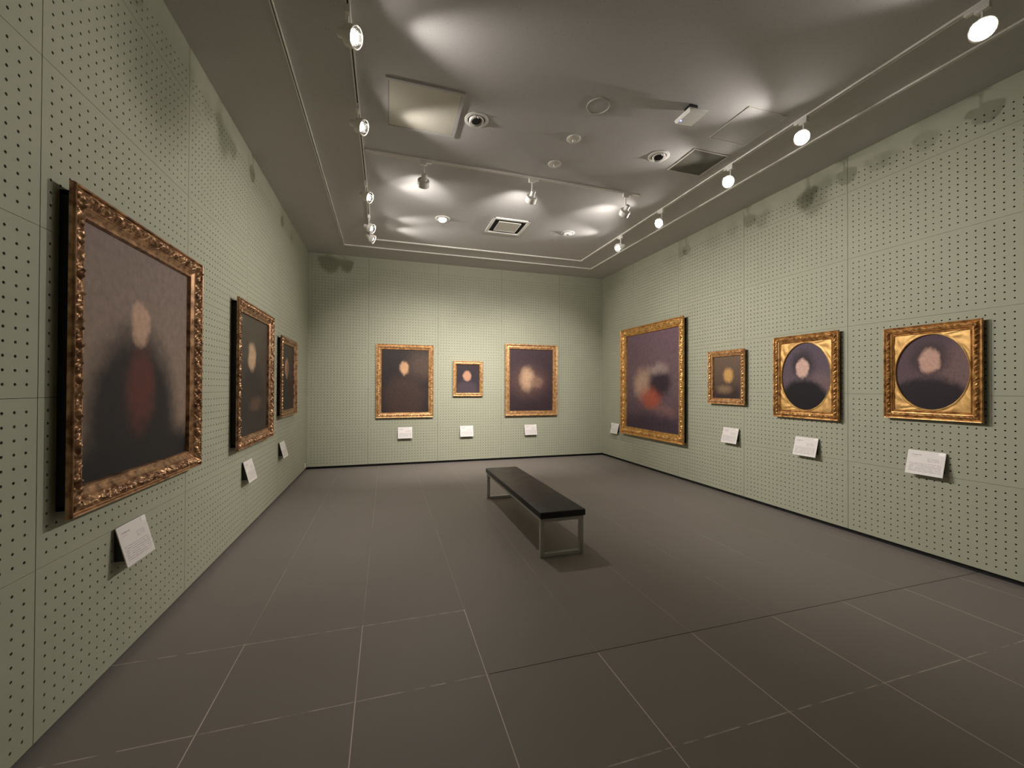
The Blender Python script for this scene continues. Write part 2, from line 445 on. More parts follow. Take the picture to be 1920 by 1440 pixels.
def frame_mesh(name, W, Hh, fw_, F, lip, style, m, seed):
    """moulding round a W x Hh rectangle, local: x right, z up, -y to the viewer; centre at origin"""
    rnd = np.random.RandomState(seed)
    # profile: t 0 outer .. 1 inner, h = offset from the wall
    if style == 'carved':
        pt = [0, 0.02, 0.05, 0.10, 0.12, 0.16, 0.20, 0.38, 0.56, 0.60, 0.64, 0.67, 0.80, 0.88, 0.90, 0.96, 0.985, 1.0]
        ph = [0.80, 0.95, 1.0, 0.97, 0.80, 0.78, 0.84, 0.98, 0.78, 0.70, 0.72, 0.66, 0.50, 0.46, 0.56, 0.55, 0.45, 0.25]
        band = (0.15, 0.60); amp = 0.013; lam = 0.072
    elif style == 'scroll':
        pt = [0, 0.02, 0.05, 0.10, 0.13, 0.18, 0.24, 0.50, 0.72, 0.76, 0.80, 0.83, 0.87, 0.93, 0.97, 1.0]
        ph = [0.82, 0.96, 1.0, 0.96, 0.70, 0.66, 0.74, 0.92, 0.72, 0.58, 0.60, 0.52, 0.62, 0.62, 0.5, 0.25]
        band = (0.18, 0.74); amp = 0.014; lam = 0.13
    elif style == 'narrow':
        pt = [0, 0.03, 0.10, 0.18, 0.22, 0.30, 0.45, 0.60, 0.66, 0.72, 0.84, 0.90, 0.97, 1.0]
        ph = [0.80, 0.94, 0.92, 0.84, 0.80, 0.90, 1.0, 0.90, 0.72, 0.70, 0.56, 0.62, 0.55, 0.3]
        band = (0.26, 0.62); amp = 0.006; lam = 0.04
    else:  # plain
        pt = [0, 0.03, 0.10, 0.22, 0.28, 0.45, 0.66, 0.72, 0.78, 0.86, 0.92, 0.97, 1.0]
        ph = [0.82, 0.97, 1.0, 0.95, 0.80, 0.78, 0.86, 0.80, 0.66, 0.64, 0.70, 0.6, 0.3]
        band = (0.10, 0.34); amp = 0.004; lam = 0.03
    big = fw_ > 0.085
    step = 0.0042 if big else 0.0045
    nt = 30 if big else 22
    T = np.unique(np.concatenate([np.array(pt), np.linspace(0, 1, nt)]))
    V = []; Fc = []
    for side in range(4):
        Ls = W if side % 2 == 0 else Hh
        ns = int(Ls/step)
        S = np.linspace(-1, 1, ns+1)
        t, s = np.meshgrid(T, S)           # (ns+1, nt)
        half = Ls/2 - t*fw_
        u = s*half
        base = np.interp(t, pt, ph)*F
        bm = smooth01(t, band[0], band[0]+0.06)*(1-smooth01(t, band[1]-0.06, band[1]))
        tc = (t-(band[0]+band[1])/2)/(band[1]-band[0])*2      # -1..1 across the band
        n = max(2, round(Ls/lam)); k = 2*math.pi*n/Ls
        ph0 = rnd.rand()*0.6
        if style == 'scroll':
            cen = 0.45*np.sin(k*u*0.5+ph0)
            vine = np.exp(-((tc-cen)/0.20)**2)
            r = np.sqrt(((np.mod(u*n/Ls+0.25, 1)-0.5)*2.0)**2 + (tc*0.9+0.25*np.sign(np.sin(k*u*0.5)))**2)
            curl = 0.5+0.5*np.cos(r*11+np.arctan2(tc, np.mod(u*n/Ls+0.25, 1)-0.5)*2)
            pat = 0.55*vine+0.75*curl*np.exp(-r*r*1.2)
        elif style == 'carved':
            lobes = np.abs(np.sin(k*u*0.5+tc*1.3*np.sign(np.sin(k*u*0.5)+1e-6)))
            ribs = 0.5+0.5*np.sin(k*u*3+tc*5)
            pat = 0.75*lobes**0.7*(1-0.35*np.abs(tc)) + 0.45*ribs*(lobes > 0.35)
        else:
            pat = np.abs(np.sin(k*u*0.5+tc*0.9))*(1-0.4*tc*tc) + 0.25*np.sin(k*u*1.7+3*tc)
        # irregular hand-carved variation
        irr = 0
        for q in range(5):
            a, b_, c_ = rnd.uniform(40, 190), rnd.uniform(-30, 30), rnd.rand()*6.28
            irr = irr+np.sin(a*u+b_*t+c_)
        pat = pat*(1+0.16*irr)
        h = base + amp*bm*(pat-0.45)
        # corner leaf
        cd = np.maximum(0, 1-(Ls/2-np.abs(u))/(fw_*1.1))
        h = h + amp*0.5*bm*cd
        h = np.clip(h, 0.004, None)
        if style in ('carved', 'scroll'):      # scalloped inner side of the carving
            uu = u
        o = len(V)
        vo = (Hh if side % 2 == 0 else W)/2 - t*fw_     # distance out from the centre
        if side == 0:   P = np.stack([u, -h, -vo], -1)          # bottom
        elif side == 1: P = np.stack([vo, -h, u], -1)           # right
        elif side == 2: P = np.stack([-u, -h, vo], -1)          # top
        else:           P = np.stack([-vo, -h, -u], -1)         # left
        nT = len(T)
        # outer return face down to the back of the lip
        outer = P[:, 0, :].copy(); outer[:, 1] = -(F-lip)
        inner = P[:, -1, :].copy(); inner[:, 1] = -max(0.002, 0.15*F)
        P = np.concatenate([outer[:, None, :], P, inner[:, None, :]], 1)
        nT += 2
        V.extend(map(tuple, P.reshape(-1, 3)))
        idx = o + np.arange((ns+1)*nT).reshape(ns+1, nT)
        A = idx[:-1, :-1].ravel(); B = idx[1:, :-1].ravel(); C_ = idx[1:, 1:].ravel(); D = idx[:-1, 1:].ravel()
        Fc.extend(zip(A.tolist(), B.tolist(), C_.tolist(), D.tolist()))
        # back of the lip
        bo = len(V)
        inb = 0.5*fw_
        for (uu_, vv) in ((-Ls/2, 0), (Ls/2, 0), (Ls/2-inb, inb), (-Ls/2+inb, inb)):
            vo_ = (Hh if side % 2 == 0 else W)/2 - vv
            p = {0: (uu_, -(F-lip), -vo_), 1: (vo_, -(F-lip), uu_), 2: (-uu_, -(F-lip), vo_), 3: (-vo_, -(F-lip), -uu_)}[side]
            V.append(p)
        Fc.append((bo, bo+3, bo+2, bo+1))
    me = bpy.data.meshes.new(name)
    me.from_pydata(V, [], Fc)
    me.materials.append(m)
    me.polygons.foreach_set('use_smooth', np.ones(len(me.polygons), dtype=bool))
    try: me.set_sharp_from_angle(angle=math.radians(50))
    except Exception: pass
    me.update()
    return me

def paint_mat(name, bg_top, bg_bot, blobs, seed, rough=0.55, streak=0.13):
    """a plain generic stand-in: ground colour with soft brushed colour masses (cx, cz, rx, rz, soft, colour, strength)"""
    m = bpy.data.materials.new(name); m.use_nodes = True
    N = m.node_tree.nodes; L = m.node_tree.links; b = N['Principled BSDF']
    tc = N.new('ShaderNodeTexCoord')
    ns = N.new('ShaderNodeTexNoise'); ns.inputs['Scale'].default_value = 7.0; ns.inputs['Detail'].default_value = 8; ns.inputs['Roughness'].default_value = 0.62
    mp = N.new('ShaderNodeMapping'); mp.inputs['Location'].default_value = (seed*3.1, seed*1.7, 0)
    L.new(tc.outputs['UV'], mp.inputs[0]); L.new(mp.outputs[0], ns.inputs['Vector'])
    sub = N.new('ShaderNodeVectorMath'); sub.operation = 'SUBTRACT'; sub.inputs[1].default_value = (0.5, 0.5, 0.5)
    L.new(ns.outputs['Color'], sub.inputs[0])
    scl = N.new('ShaderNodeVectorMath'); scl.operation = 'SCALE'; scl.inputs['Scale'].default_value = streak
    L.new(sub.outputs[0], scl.inputs[0])
    ad = N.new('ShaderNodeVectorMath'); ad.operation = 'ADD'
    L.new(tc.outputs['UV'], ad.inputs[0]); L.new(scl.outputs[0], ad.inputs[1])
    sep = N.new('ShaderNodeSeparateXYZ'); L.new(ad.outputs[0], sep.inputs[0])
    mix = N.new('ShaderNodeMix'); mix.data_type = 'RGBA'
    mix.inputs['A'].default_value = bg_bot; mix.inputs['B'].default_value = bg_top
    L.new(sep.outputs[1], mix.inputs['Factor'])
    cur = mix.outputs['Result']
    for (cx, cz, rx, rz, soft, colr, st) in blobs:
        s1 = N.new('ShaderNodeVectorMath'); s1.operation = 'SUBTRACT'; s1.inputs[1].default_value = (cx, cz, 0)
        L.new(ad.outputs[0], s1.inputs[0])
        s2 = N.new('ShaderNodeVectorMath'); s2.operation = 'MULTIPLY'; s2.inputs[1].default_value = (1/rx, 1/rz, 0)
        L.new(s1.outputs[0], s2.inputs[0])
        ln = N.new('ShaderNodeVectorMath'); ln.operation = 'LENGTH'; L.new(s2.outputs[0], ln.inputs[0])
        mr = N.new('ShaderNodeMapRange'); mr.interpolation_type = 'SMOOTHSTEP'
        mr.inputs[1].default_value = 1+soft*0.9; mr.inputs[2].default_value = max(0.0, 1-soft*0.9)
        mr.inputs[3].default_value = 0.0; mr.inputs[4].default_value = st
        L.new(ln.outputs['Value'], mr.inputs[0])
        mx = N.new('ShaderNodeMix'); mx.data_type = 'RGBA'
        L.new(mr.outputs[0], mx.inputs['Factor']); L.new(cur, mx.inputs['A']); mx.inputs['B'].default_value = colr
        cur = mx.outputs['Result']
    # canvas weave and brush variation
    n2 = N.new('ShaderNodeTexNoise'); n2.inputs['Scale'].default_value = 26; n2.inputs['Detail'].default_value = 6
    L.new(mp.outputs[0], n2.inputs['Vector'])
    vr = N.new('ShaderNodeMapRange'); vr.inputs[1].default_value = 0.3; vr.inputs[2].default_value = 0.7
    vr.inputs[3].default_value = 0.86; vr.inputs[4].default_value = 1.14
    L.new(n2.outputs['Fac'], vr.inputs[0])
    vm = N.new('ShaderNodeVectorMath'); vm.operation = 'SCALE'
    L.new(cur, vm.inputs[0]); L.new(vr.outputs[0], vm.inputs['Scale'])
    L.new(vm.outputs[0], b.inputs['Base Color'])
    b.inputs['Roughness'].default_value = rough
    b.inputs['Specular IOR Level'].default_value = 0.22
    bp = N.new('ShaderNodeBump'); bp.inputs['Strength'].default_value = 0.12; bp.inputs['Distance'].default_value = 0.001
    L.new(n2.outputs['Fac'], bp.inputs['Height']); L.new(bp.outputs[0], b.inputs['Normal'])
    return m

def plane_uv(name, x0, x1, z0, z1, y, m, parent):
    V = [(x0, y, z0), (x1, y, z0), (x1, y, z1), (x0, y, z1), (x0, y+0.004, z0), (x1, y+0.004, z0), (x1, y+0.004, z1), (x0, y+0.004, z1)]
    F = [(0, 1, 2, 3), (5, 4, 7, 6), (0, 4, 5, 1), (1, 5, 6, 2), (2, 6, 7, 3), (3, 7, 4, 0)]
    me = bpy.data.meshes.new(name); me.from_pydata(V, [], F); me.materials.append(m)
    uv = me.uv_layers.new(name='UVMap')
    for p in me.polygons:
        for li in p.loop_indices:
            v = me.vertices[me.loops[li].vertex_index].co
            uv.data[li].uv = ((v.x-x0)/(x1-x0), (v.z-z0)/(z1-z0))
    me.update()
    return link(name, me, parent)

def spandrel_mesh(w_, h_, rx, rz, y, m, rnd_seed):
    """flat gilt insert with an oval opening and low carved corners"""
    n = 96; rings = 16
    V = []; F = []
    for k in range(n):
        a = 2*math.pi*k/n
        ca, sa = math.cos(a), math.sin(a)
        # rectangle hit
        q = min((w_/2)/abs(ca) if abs(ca) > 1e-6 else 1e9, (h_/2)/abs(sa) if abs(sa) > 1e-6 else 1e9)
        px, pz = q*ca, q*sa
        ex, ez = rx*ca, rz*sa
        for j in range(rings+1):
            f = j/rings
            x = ex+(px-ex)*f; z = ez+(pz-ez)*f
            gap = math.hypot(px-ex, pz-ez)
            relief = 0.007*math.sin(min(1, gap/0.12)*f*math.pi)*(0.5+0.5*math.sin(a*24+f*7))*min(1, gap/0.05)
            edge = 0.006*math.exp(-((f*gap-0.006)/0.005)**2)
            V.append((x, y-relief-edge, z))
        V.append((ex, y+0.012, ez))
    st = rings+2
    for k in range(n):
        k2 = (k+1) % n
        for j in range(rings):
            F.append((k*st+j, k2*st+j, k2*st+j+1, k*st+j+1))
        F.append((k*st+rings+1, k2*st+rings+1, k2*st, k*st))
    me = bpy.data.meshes.new('spandrel'); me.from_pydata(V, [], F); me.materials.append(m)
    me.polygons.foreach_set('use_smooth', np.ones(len(F), dtype=bool)); me.update()
    return me

def wall_pose(side, a, z):
    if side == 'B': return (a, 0.0, z), 0.0
    if side == 'L': return (XL, a, z), math.pi/2
    return (XR, a, z), -math.pi/2

def painting(side, a, zc, W, Hh, fw_, F, style, gold, pm, label, cat='painting', oval=None, seed=1, lip=0.022):
    loc, rz = wall_pose(side, a, zc)
    t = thing('framed_painting', label, cat, loc, rz)
    fr = link('frame', frame_mesh('frame', W, Hh, fw_, F, lip, style, gold, seed), t)
    cw, ch = W/2-fw_+0.004, Hh/2-fw_+0.004
    cy = -0.22*F-0.004
    if oval:
        rx, rz_ = oval
        plane_uv('canvas', -rx-0.01, rx+0.01, -rz_-0.01, rz_+0.01, cy, pm, t)
        link('spandrel', spandrel_mesh(2*cw, 2*ch, rx, rz_, -0.30*F-0.008, M_GOLD_FLAT, seed), t)
    else:
        plane_uv('canvas', -cw, cw, -ch, ch, cy, pm, t)
    ins = 0.03 if W > 0.6 else 0.02
    MB().box(-W/2+ins, W/2-ins, -(F-lip)-0.0005, -0.001, -Hh/2+ins, -Hh/2+ins+0.02).box(-W/2+ins, W/2-ins, -(F-lip)-0.0005, -0.001, Hh/2-ins-0.02, Hh/2-ins) \
        .box(-W/2+ins, -W/2+ins+0.02, -(F-lip)-0.0005, -0.001, -Hh/2+ins, Hh/2-ins).box(W/2-ins-0.02, W/2-ins, -(F-lip)-0.0005, -0.001, -Hh/2+ins, Hh/2-ins) \
        .box(-cw-0.002, cw+0.002, cy+0.005, -0.002, -ch-0.002, ch+0.002).build('backing_box', M_BOX, t)
    return t

S = srgb
dk = S(44, 38, 40); blk = S(27, 25, 28)
p_L1 = paint_mat('paint_grey_mauve_ground', S(132, 116, 110), S(150, 128, 112),
                 [(0.44, 0.22, 0.40, 0.40, 0.3, S(43, 39, 42), 1), (0.5, -0.02, 1.0, 0.18, 0.4, S(40, 37, 40), 1),
                  (0.48, 0.36, 0.13, 0.18, 0.5, S(104, 56, 52), 0.8), (0.47, 0.66, 0.085, 0.10, 0.3, S(194, 160, 140), 0.9)], 1)
p_L2 = paint_mat('paint_dark_umber_ground', S(84, 76, 67), S(62, 56, 52),
                 [(0.45, 0.26, 0.42, 0.34, 0.4, S(48, 43, 42), 0.8), (0.46, 0.66, 0.12, 0.12, 0.35, S(196, 164, 134), 0.9),
                  (0.6, 0.25, 0.18, 0.06, 0.8, S(120, 88, 74), 0.5)], 2)
p_L3 = paint_mat('paint_dark_brown_ground', S(74, 64, 58), S(58, 52, 48),
                 [(0.48, 0.26, 0.42, 0.3, 0.3, S(42, 37, 36), 0.8), (0.48, 0.64, 0.14, 0.14, 0.3, S(186, 146, 114), 0.85),
                  (0.53, 0.62, 0.06, 0.12, 0.7, S(100, 72, 58), 0.7)], 3)
p_B1 = paint_mat('paint_black_brown_ground', S(50, 42, 40), S(46, 40, 44),
                 [(0.85, 0.75, 0.3, 0.2, 0.8, S(96, 76, 66), 0.7), (0.48, 0.24, 0.44, 0.34, 0.4, S(72, 56, 50), 0.9),
                  (0.48, 0.70, 0.10, 0.10, 0.3, S(208, 162, 124), 0.95)], 4)
p_B2 = paint_mat('paint_plum_black_ground', S(54, 44, 47), S(56, 48, 60),
                 [(0.46, 0.12, 0.46, 0.28, 0.4, S(80, 67, 74), 0.9), (0.47, 0.60, 0.17, 0.17, 0.3, S(198, 148, 120), 0.95)], 5)
p_B3 = paint_mat('paint_purple_brown_ground', S(70, 54, 60), S(58, 44, 50),
                 [(0.44, 0.48, 0.36, 0.22, 0.9, S(112, 84, 76), 0.7), (0.40, 0.52, 0.15, 0.17, 0.6, S(206, 170, 140), 0.85),
                  (0.62, 0.47, 0.14, 0.09, 0.7, S(150, 116, 100), 0.7)], 6)
p_R1 = paint_mat('paint_mauve_ground', S(118, 94, 104), S(82, 66, 77),
                 [(0.5, 0.5, 0.5, 0.3, 0.8, S(122, 98, 102), 0.7), (0.34, 0.47, 0.17, 0.14, 0.6, S(196, 164, 142), 0.8),
                  (0.66, 0.48, 0.19, 0.14, 0.5, S(54, 42, 52), 0.95), (0.48, 0.33, 0.18, 0.10, 0.6, S(176, 88, 68), 0.9),
                  (0.62, 0.62, 0.16, 0.05, 0.8, S(190, 168, 160), 0.6), (0.75, 0.2, 0.16, 0.06, 0.8, S(142, 104, 98), 0.6),
                  (0.5, 0.0, 0.7, 0.16, 0.5, S(68, 54, 66), 0.9)], 7)
p_R2 = paint_mat('paint_ochre_brown_ground', S(112, 92, 78), S(78, 62, 54),
                 [(0.5, 0.08, 0.5, 0.26, 0.5, S(56, 44, 44), 0.9), (0.4, 0.22, 0.26, 0.10, 0.7, S(150, 122, 94), 0.7),
                  (0.54, 0.55, 0.17, 0.16, 0.45, S(212, 164, 98), 0.9)], 8)
p_R3 = paint_mat('paint_violet_grey_ground', S(90, 77, 92), S(104, 86, 94),
                 [(0.8, 0.35, 0.22, 0.2, 0.7, S(130, 106, 106), 0.6), (0.45, 0.12, 0.50, 0.33, 0.2, S(26, 22, 26), 1),
                  (0.44, 0.68, 0.22, 0.18, 0.5, S(52, 42, 46), 0.9), (0.44, 0.62, 0.125, 0.14, 0.25, S(222, 184, 170), 0.95)], 9)
p_R4 = paint_mat('paint_plum_ground', S(82, 61, 74), S(112, 90, 94),
                 [(0.85, 0.5, 0.22, 0.34, 0.7, S(124, 98, 98), 0.8), (0.46, 0.10, 0.56, 0.33, 0.2, S(40, 29, 37), 1),
                  (0.47, 0.68, 0.24, 0.20, 0.5, S(66, 49, 50), 0.9), (0.48, 0.65, 0.14, 0.16, 0.25, S(208, 166, 150), 0.95)], 10)

painting('L', -4.866, 1.534, 1.194, 1.351, 0.113, 0.07, 'carved', M_GOLD_RED, p_L1,
         'large painting with grey-mauve ground and pale head in bronze carved frame, nearest on left wall', seed=11)
painting('L', -2.987, 1.495, 1.135, 1.310, 0.102, 0.07, 'carved', M_GOLD_RED, p_L2,
         'dark tall painting in carved bronze frame, middle one of the left wall', seed=12)
painting('L', -1.566, 1.508, 0.899, 1.003, 0.085, 0.06, 'narrow', M_GOLD_RED, p_L3,
         'small dark painting in bronze frame on left wall, closest to the far corner', seed=13)
painting('B', -0.577, 1.493, 0.989, 1.296, 0.092, 0.06, 'narrow', M_GOLD_PALE, p_B1,
         'dark brown painting with a pale face in gilt frame, left on the far wall', seed=14)
painting('B', 0.551, 1.547, 0.560, 0.655, 0.066, 0.055, 'plain', M_GOLD_PALE, p_B2,
         'smallest painting in plain gilt frame, hung between two large ones on far wall', seed=15)
painting('B', 1.806, 1.532, 1.078, 1.382, 0.097, 0.06, 'plain', M_GOLD_PALE, p_B3,
         'painting of pale shapes on purple-brown in plain gilt frame, right on the far wall', seed=16)
painting('R', -1.663, 1.504, 1.691, 1.916, 0.138, 0.09, 'scroll', M_GOLD_BRIGHT, p_R1,
         'biggest painting, mauve with a red patch, in wide scroll-carved gold frame on right wall', seed=17, lip=0.03)
painting('R', -3.257, 1.534, 0.603, 0.703, 0.078, 0.06, 'narrow', M_GOLD_PALE, p_R2,
         'small ochre painting in ornate gilt frame beside the biggest painting', seed=18)
painting('R', -4.299, 1.521, 0.704, 0.892, 0.082, 0.055, 'narrow', M_GOLD, p_R3,
         'oval violet-grey painting in a square gold frame, farther of the two ovals', oval=(0.263, 0.355), seed=19)
painting('R', -5.344, 1.531, 0.631, 0.782, 0.076, 0.055, 'narrow', M_GOLD, p_R4,
         'oval plum-coloured painting in square gold frame, nearest on the right wall', oval=(0.236, 0.306), seed=20)

# ---------------------------------------------------------------- caption labels under the pictures
def caption(side, a, ztop, label, seed, extra=False):
    """white card tilted out at its lower edge, a little wedge bracket behind"""
    rnd = random.Random(seed)
    loc, rz = wall_pose(side, a, ztop-0.195)
    t = thing('caption_label', label, 'label', loc, rz, 'white caption labels below the paintings')
    W, Lh, out = 0.246, 0.20, 0.058
    ang = math.asin((out-0.008)/Lh)
    # local plate frame: origin at top back edge
    mx = Matrix.Translation((0, -0.010, 0.195)) @ Matrix.Rotation(-ang, 4, 'X')
    cd = plane_uv('card', -W/2, W/2, -Lh, 0.0, -0.005, M_PRINT, t)
    cd.matrix_local = mx
    b = MB()
    x0, x1 = -0.105, 0.105
    V = [(x, y, z) for x in (x0, x1) for (y, z) in ((0, 0.19), (-0.009, 0.189), (-0.050, 0.030), (0, 0.030))]
    b.add(V, [(0, 1, 2, 3), (7, 6, 5, 4), (0, 4, 5, 1), (1, 5, 6, 2), (2, 6, 7, 3), (3, 7, 4, 0)])
    b.build('bracket', M_BRKT, t)
    MB().box(0.078, 0.118, -0.0062, -0.005, -0.028, -0.004, mx=mx).build('sticker', M_STICK, t)
    if extra:
        MB().box(-W/2-0.035, -W/2+0.02, -0.0025, 0.0, -0.045, 0.0, mx=mx).build('side_tag', M_STICK, t)
    return t
caption('L', -4.955, 0.70, 'white caption label on left wall under the nearest large painting', 1)
caption('L', -3.118, 0.695, 'white caption label under the middle painting of the left wall', 2)
caption('L', -1.80, 0.70, 'white caption label under the small painting by the far left corner', 3)
caption('B', -0.575, 0.672, 'white caption label on far wall, leftmost of its three', 4)
caption('B', 0.53, 0.67, 'white caption label under the smallest painting on the far wall', 5)
caption('B', 1.79, 0.664, 'white caption label on far wall, rightmost of its three', 6)
caption('R', -0.545, 0.70, 'white caption label partly hidden behind lower left corner of the biggest painting', 7, True)
caption('R', -3.32, 0.88, 'white caption label under the small ochre painting on right wall', 8)
caption('R', -4.312, 0.875, 'white caption label under the far oval painting', 9)
caption('R', -5.315, 0.88, 'white caption label under the nearest oval painting on right wall', 10)

o = thing('wall_socket', 'tiny pale socket plate low on left wall beside the far corner', 'socket', (XL, -0.165, 0.105), math.pi/2)
MB().box(-0.02, 0.02, -0.008, 0, -0.035, 0.035, bev=0.002).build('plate', M_WHITEP, o)
MB().box(-0.008, 0.008, -0.0095, -0.007, -0.018, 0.018).build('outlet', M_DISC, o)

# ---------------------------------------------------------------- bench
b = thing('bench', 'black leather bench on grey steel loop legs in the middle of the room', 'bench', (0.503, -3.472, 0))
MB().box(-0.203, 0.203, -0.955, 0.955, 0.322, 0.376, bev=0.009).build('seat_cushion', M_LEATHER, b)
MB().box(-0.190, 0.190, -0.935, 0.935, 0.3165, 0.3225).build('seat_board', M_BRKT, b)
for sy in (-1, 1):
    y0 = sy*0.916
    f = MB()
    hw = 0.0175
    f.box(-0.193, -0.158, y0-hw, y0+hw, 0.0, 0.317, bev=0.003)
    f.box(0.158, 0.193, y0-hw, y0+hw, 0.0, 0.317, bev=0.003)
    f.box(-0.190, 0.190, y0-hw+0.0005, y0+hw-0.0005, 0.0005, 0.030, bev=0.003)
    f.box(-0.190, 0.190, y0-hw+0.0005, y0+hw-0.0005, 0.287, 0.3165, bev=0.003)
    f.build('leg', M_STEEL, b)
r = MB()
for sx in (-1, 1):
    r.box(sx*0.176-0.012, sx*0.176+0.012, -0.90, 0.90, 0.292, 0.3165)
r.build('side_rail', M_STEEL, b)

# ---------------------------------------------------------------- ceiling tracks
def track(p0, p1, wid, label, cat, name, group=None):
    """slim channel fixed to the ceiling between two points (x, y)"""
    d = Vector((p1[0]-p0[0], p1[1]-p0[1], 0)); Ln = d.length; a = math.atan2(d.y, d.x)
    t = thing(name, label, cat, (p0[0], p0[1], H), a, group)
    hh = 0.014; sl = wid*0.17
    MB().box(0, Ln, -wid/2, -sl, -hh, 0).box(0, Ln, sl, wid/2, -hh, 0).box(0, 0.004, -wid/2, wid/2, -hh, 0).box(Ln-0.004, Ln, -wid/2, wid/2, -hh, 0).build('channel', M_TRACK, t)
    MB().box(0.004, Ln-0.004, -sl-0.001, sl+0.001, -0.004, 0).build('slot', M_SLOT, t)
    return t
XI0, XI1, YI = -1.130, 2.385, -0.985
XO0, XO1, YO = -1.555, 2.780, -0.600
g1 = 'white lighting tracks on the ceiling'
track((XI0, -10.0), (XI0, YI-0.018), 0.028, 'white lighting track running along the left side of the ceiling, carrying lamps', 'track', 'lighting_track', g1)
track((XI1, -10.0), (XI1, YI-0.018), 0.028, 'white lighting track along the right side of the ceiling, carrying lamps', 'track', 'lighting_track', g1)
track((XI0-0.018, YI), (XI1+0.018, YI), 0.028, 'inner white track near the far wall without lamps', 'track', 'lighting_track', g1)
track((XI0+0.02, -3.43), (1.90, -3.43), 0.028, 'white lighting track crossing the ceiling with three lamps', 'track', 'lighting_track', g1)
g2 = 'outer hanging rails on the ceiling'
track((XO0, -10.0), (XO0, YO-0.014), 0.022, 'thin outer ceiling rail along the left wall', 'rail', 'hanging_rail', g2)
track((XO1, -10.0), (XO1, YO-0.014), 0.022, 'thin outer ceiling rail along the right wall', 'rail', 'hanging_rail', g2)
track((XO0-0.014, YO), (XO1+0.014, YO), 0.022, 'thin outer ceiling rail along the far wall', 'rail', 'hanging_rail', g2)

# ---------------------------------------------------------------- spotlights
_cache = {}
def cached(key, fn):
    if key not in _cache: _cache[key] = fn()
    return _cache[key]

def head_mesh():
    q = MB()
    q.lathe([(0.0, 0.062), (0.024, 0.062), (0.026, 0.058), (0.026, 0.012), (0.034, 0.004), (0.040, 0.0)], 32, close=False)
    # open drum: gap between the neck and the ring shows the vents
    q.lathe([(0.050, 0.0), (0.058, -0.004), (0.060, -0.060), (0.0565, -0.062), (0.053, -0.030), (0.050, 0.0)], 40, close=False)
    for k in range(12):
        a = 2*math.pi*k/12
        mx = Matrix.Rotation(a, 4, 'Z')
        q.box(0.036, 0.053, -0.0035, 0.0035, -0.006, 0.0, mx=mx)
    q.lathe([(0.0, -0.010), (0.050, -0.010), (0.052, -0.014), (0.0, -0.014)], 32, close=False)
    return q
def adapter_mesh():
    q = MB()
    q.box(-0.035, 0.075, -0.014, 0.014, -0.036, -0.014, bev=0.002)
    q.box(-0.034, 0.030, -0.0155, 0.0155, -0.060, -0.034, bev=0.002)
    return q

def spotlight(x, y, aim, label, along, kind='wall', power=None, spill_dir=None, spill=1.0, cone=66):
    t = thing('track_spotlight', label, 'spotlight', (x, y, H), along, 'track spotlights on the ceiling tracks')
    a_ = link('track_adapter', cached('ad', lambda: adapter_mesh().build('track_adapter', M_LAMPW).data), t)
    zc = -0.205 if kind == 'cross' else -0.172
    sm = MB().lathe([(0.0065, -0.058), (0.0065, zc+0.02)], 12)
    st = sm.build('stem', M_LAMPW, t)
    ti = Matrix.Rotation(-along, 4, 'Z')
    hc = Vector((x, y, H+zc))
    d = (Vector(aim)-hc).normalized()
    dl = ti @ d
    rot = (-dl).to_track_quat('Z', 'Y').to_matrix().to_4x4()      # head +z points backwards
    mx = Matrix.Translation((0, 0, zc)) @ rot
    hd = link('lamp_head', cached('hd', lambda: head_mesh().build('lamp_head', M_LAMPW).data), t)
    hd.matrix_local = mx
    bl = link('bulb', cached('bl', lambda: MB().lathe([(0.0, -0.050), (0.018, -0.048), (0.028, -0.038), (0.029, -0.030), (0.0, -0.026)], 24, close=False).build('bulb', M_BULB).data), hd)
    link('reflector', cached('rf', lambda: MB().lathe([(0.026, -0.020), (0.036, -0.026), (0.046, -0.040), (0.0525, -0.058)], 36, close=False).build('reflector', M_CHROME).data), hd)
    # beam
    ld = bpy.data.lights.new('beam', 'SPOT')
    ld.energy = power or P_WALL; ld.color = LAMP_COL; ld.spot_size = math.radians(cone); ld.spot_blend = 1.0
    ld.shadow_soft_size = 0.028
    lo = bpy.data.objects.new('beam', ld); COL.objects.link(lo); lo.parent = hd
    lo.location = (0, 0, -0.075)
    # faint wide light past the rim of the drum, grazing the ceiling in front of the head
    if spill_dir is not None:
        sd = bpy.data.lights.new('rim_spill', 'SPOT')
        sd.energy = P_SPILL*spill; sd.color = LAMP_COL; sd.spot_size = math.radians(62 if spill <= 1.0 else 84); sd.spot_blend = 1.0
        sd.shadow_soft_size = 0.02
        so = bpy.data.objects.new('rim_spill', sd); COL.objects.link(so); so.parent = t
        v = ti @ Vector(spill_dir).normalized()
        so.location = Vector((0, 0, zc+0.01)) + 0.075*v
        so.rotation_euler = (-v).to_track_quat('Z', 'Y').to_euler()
    return t
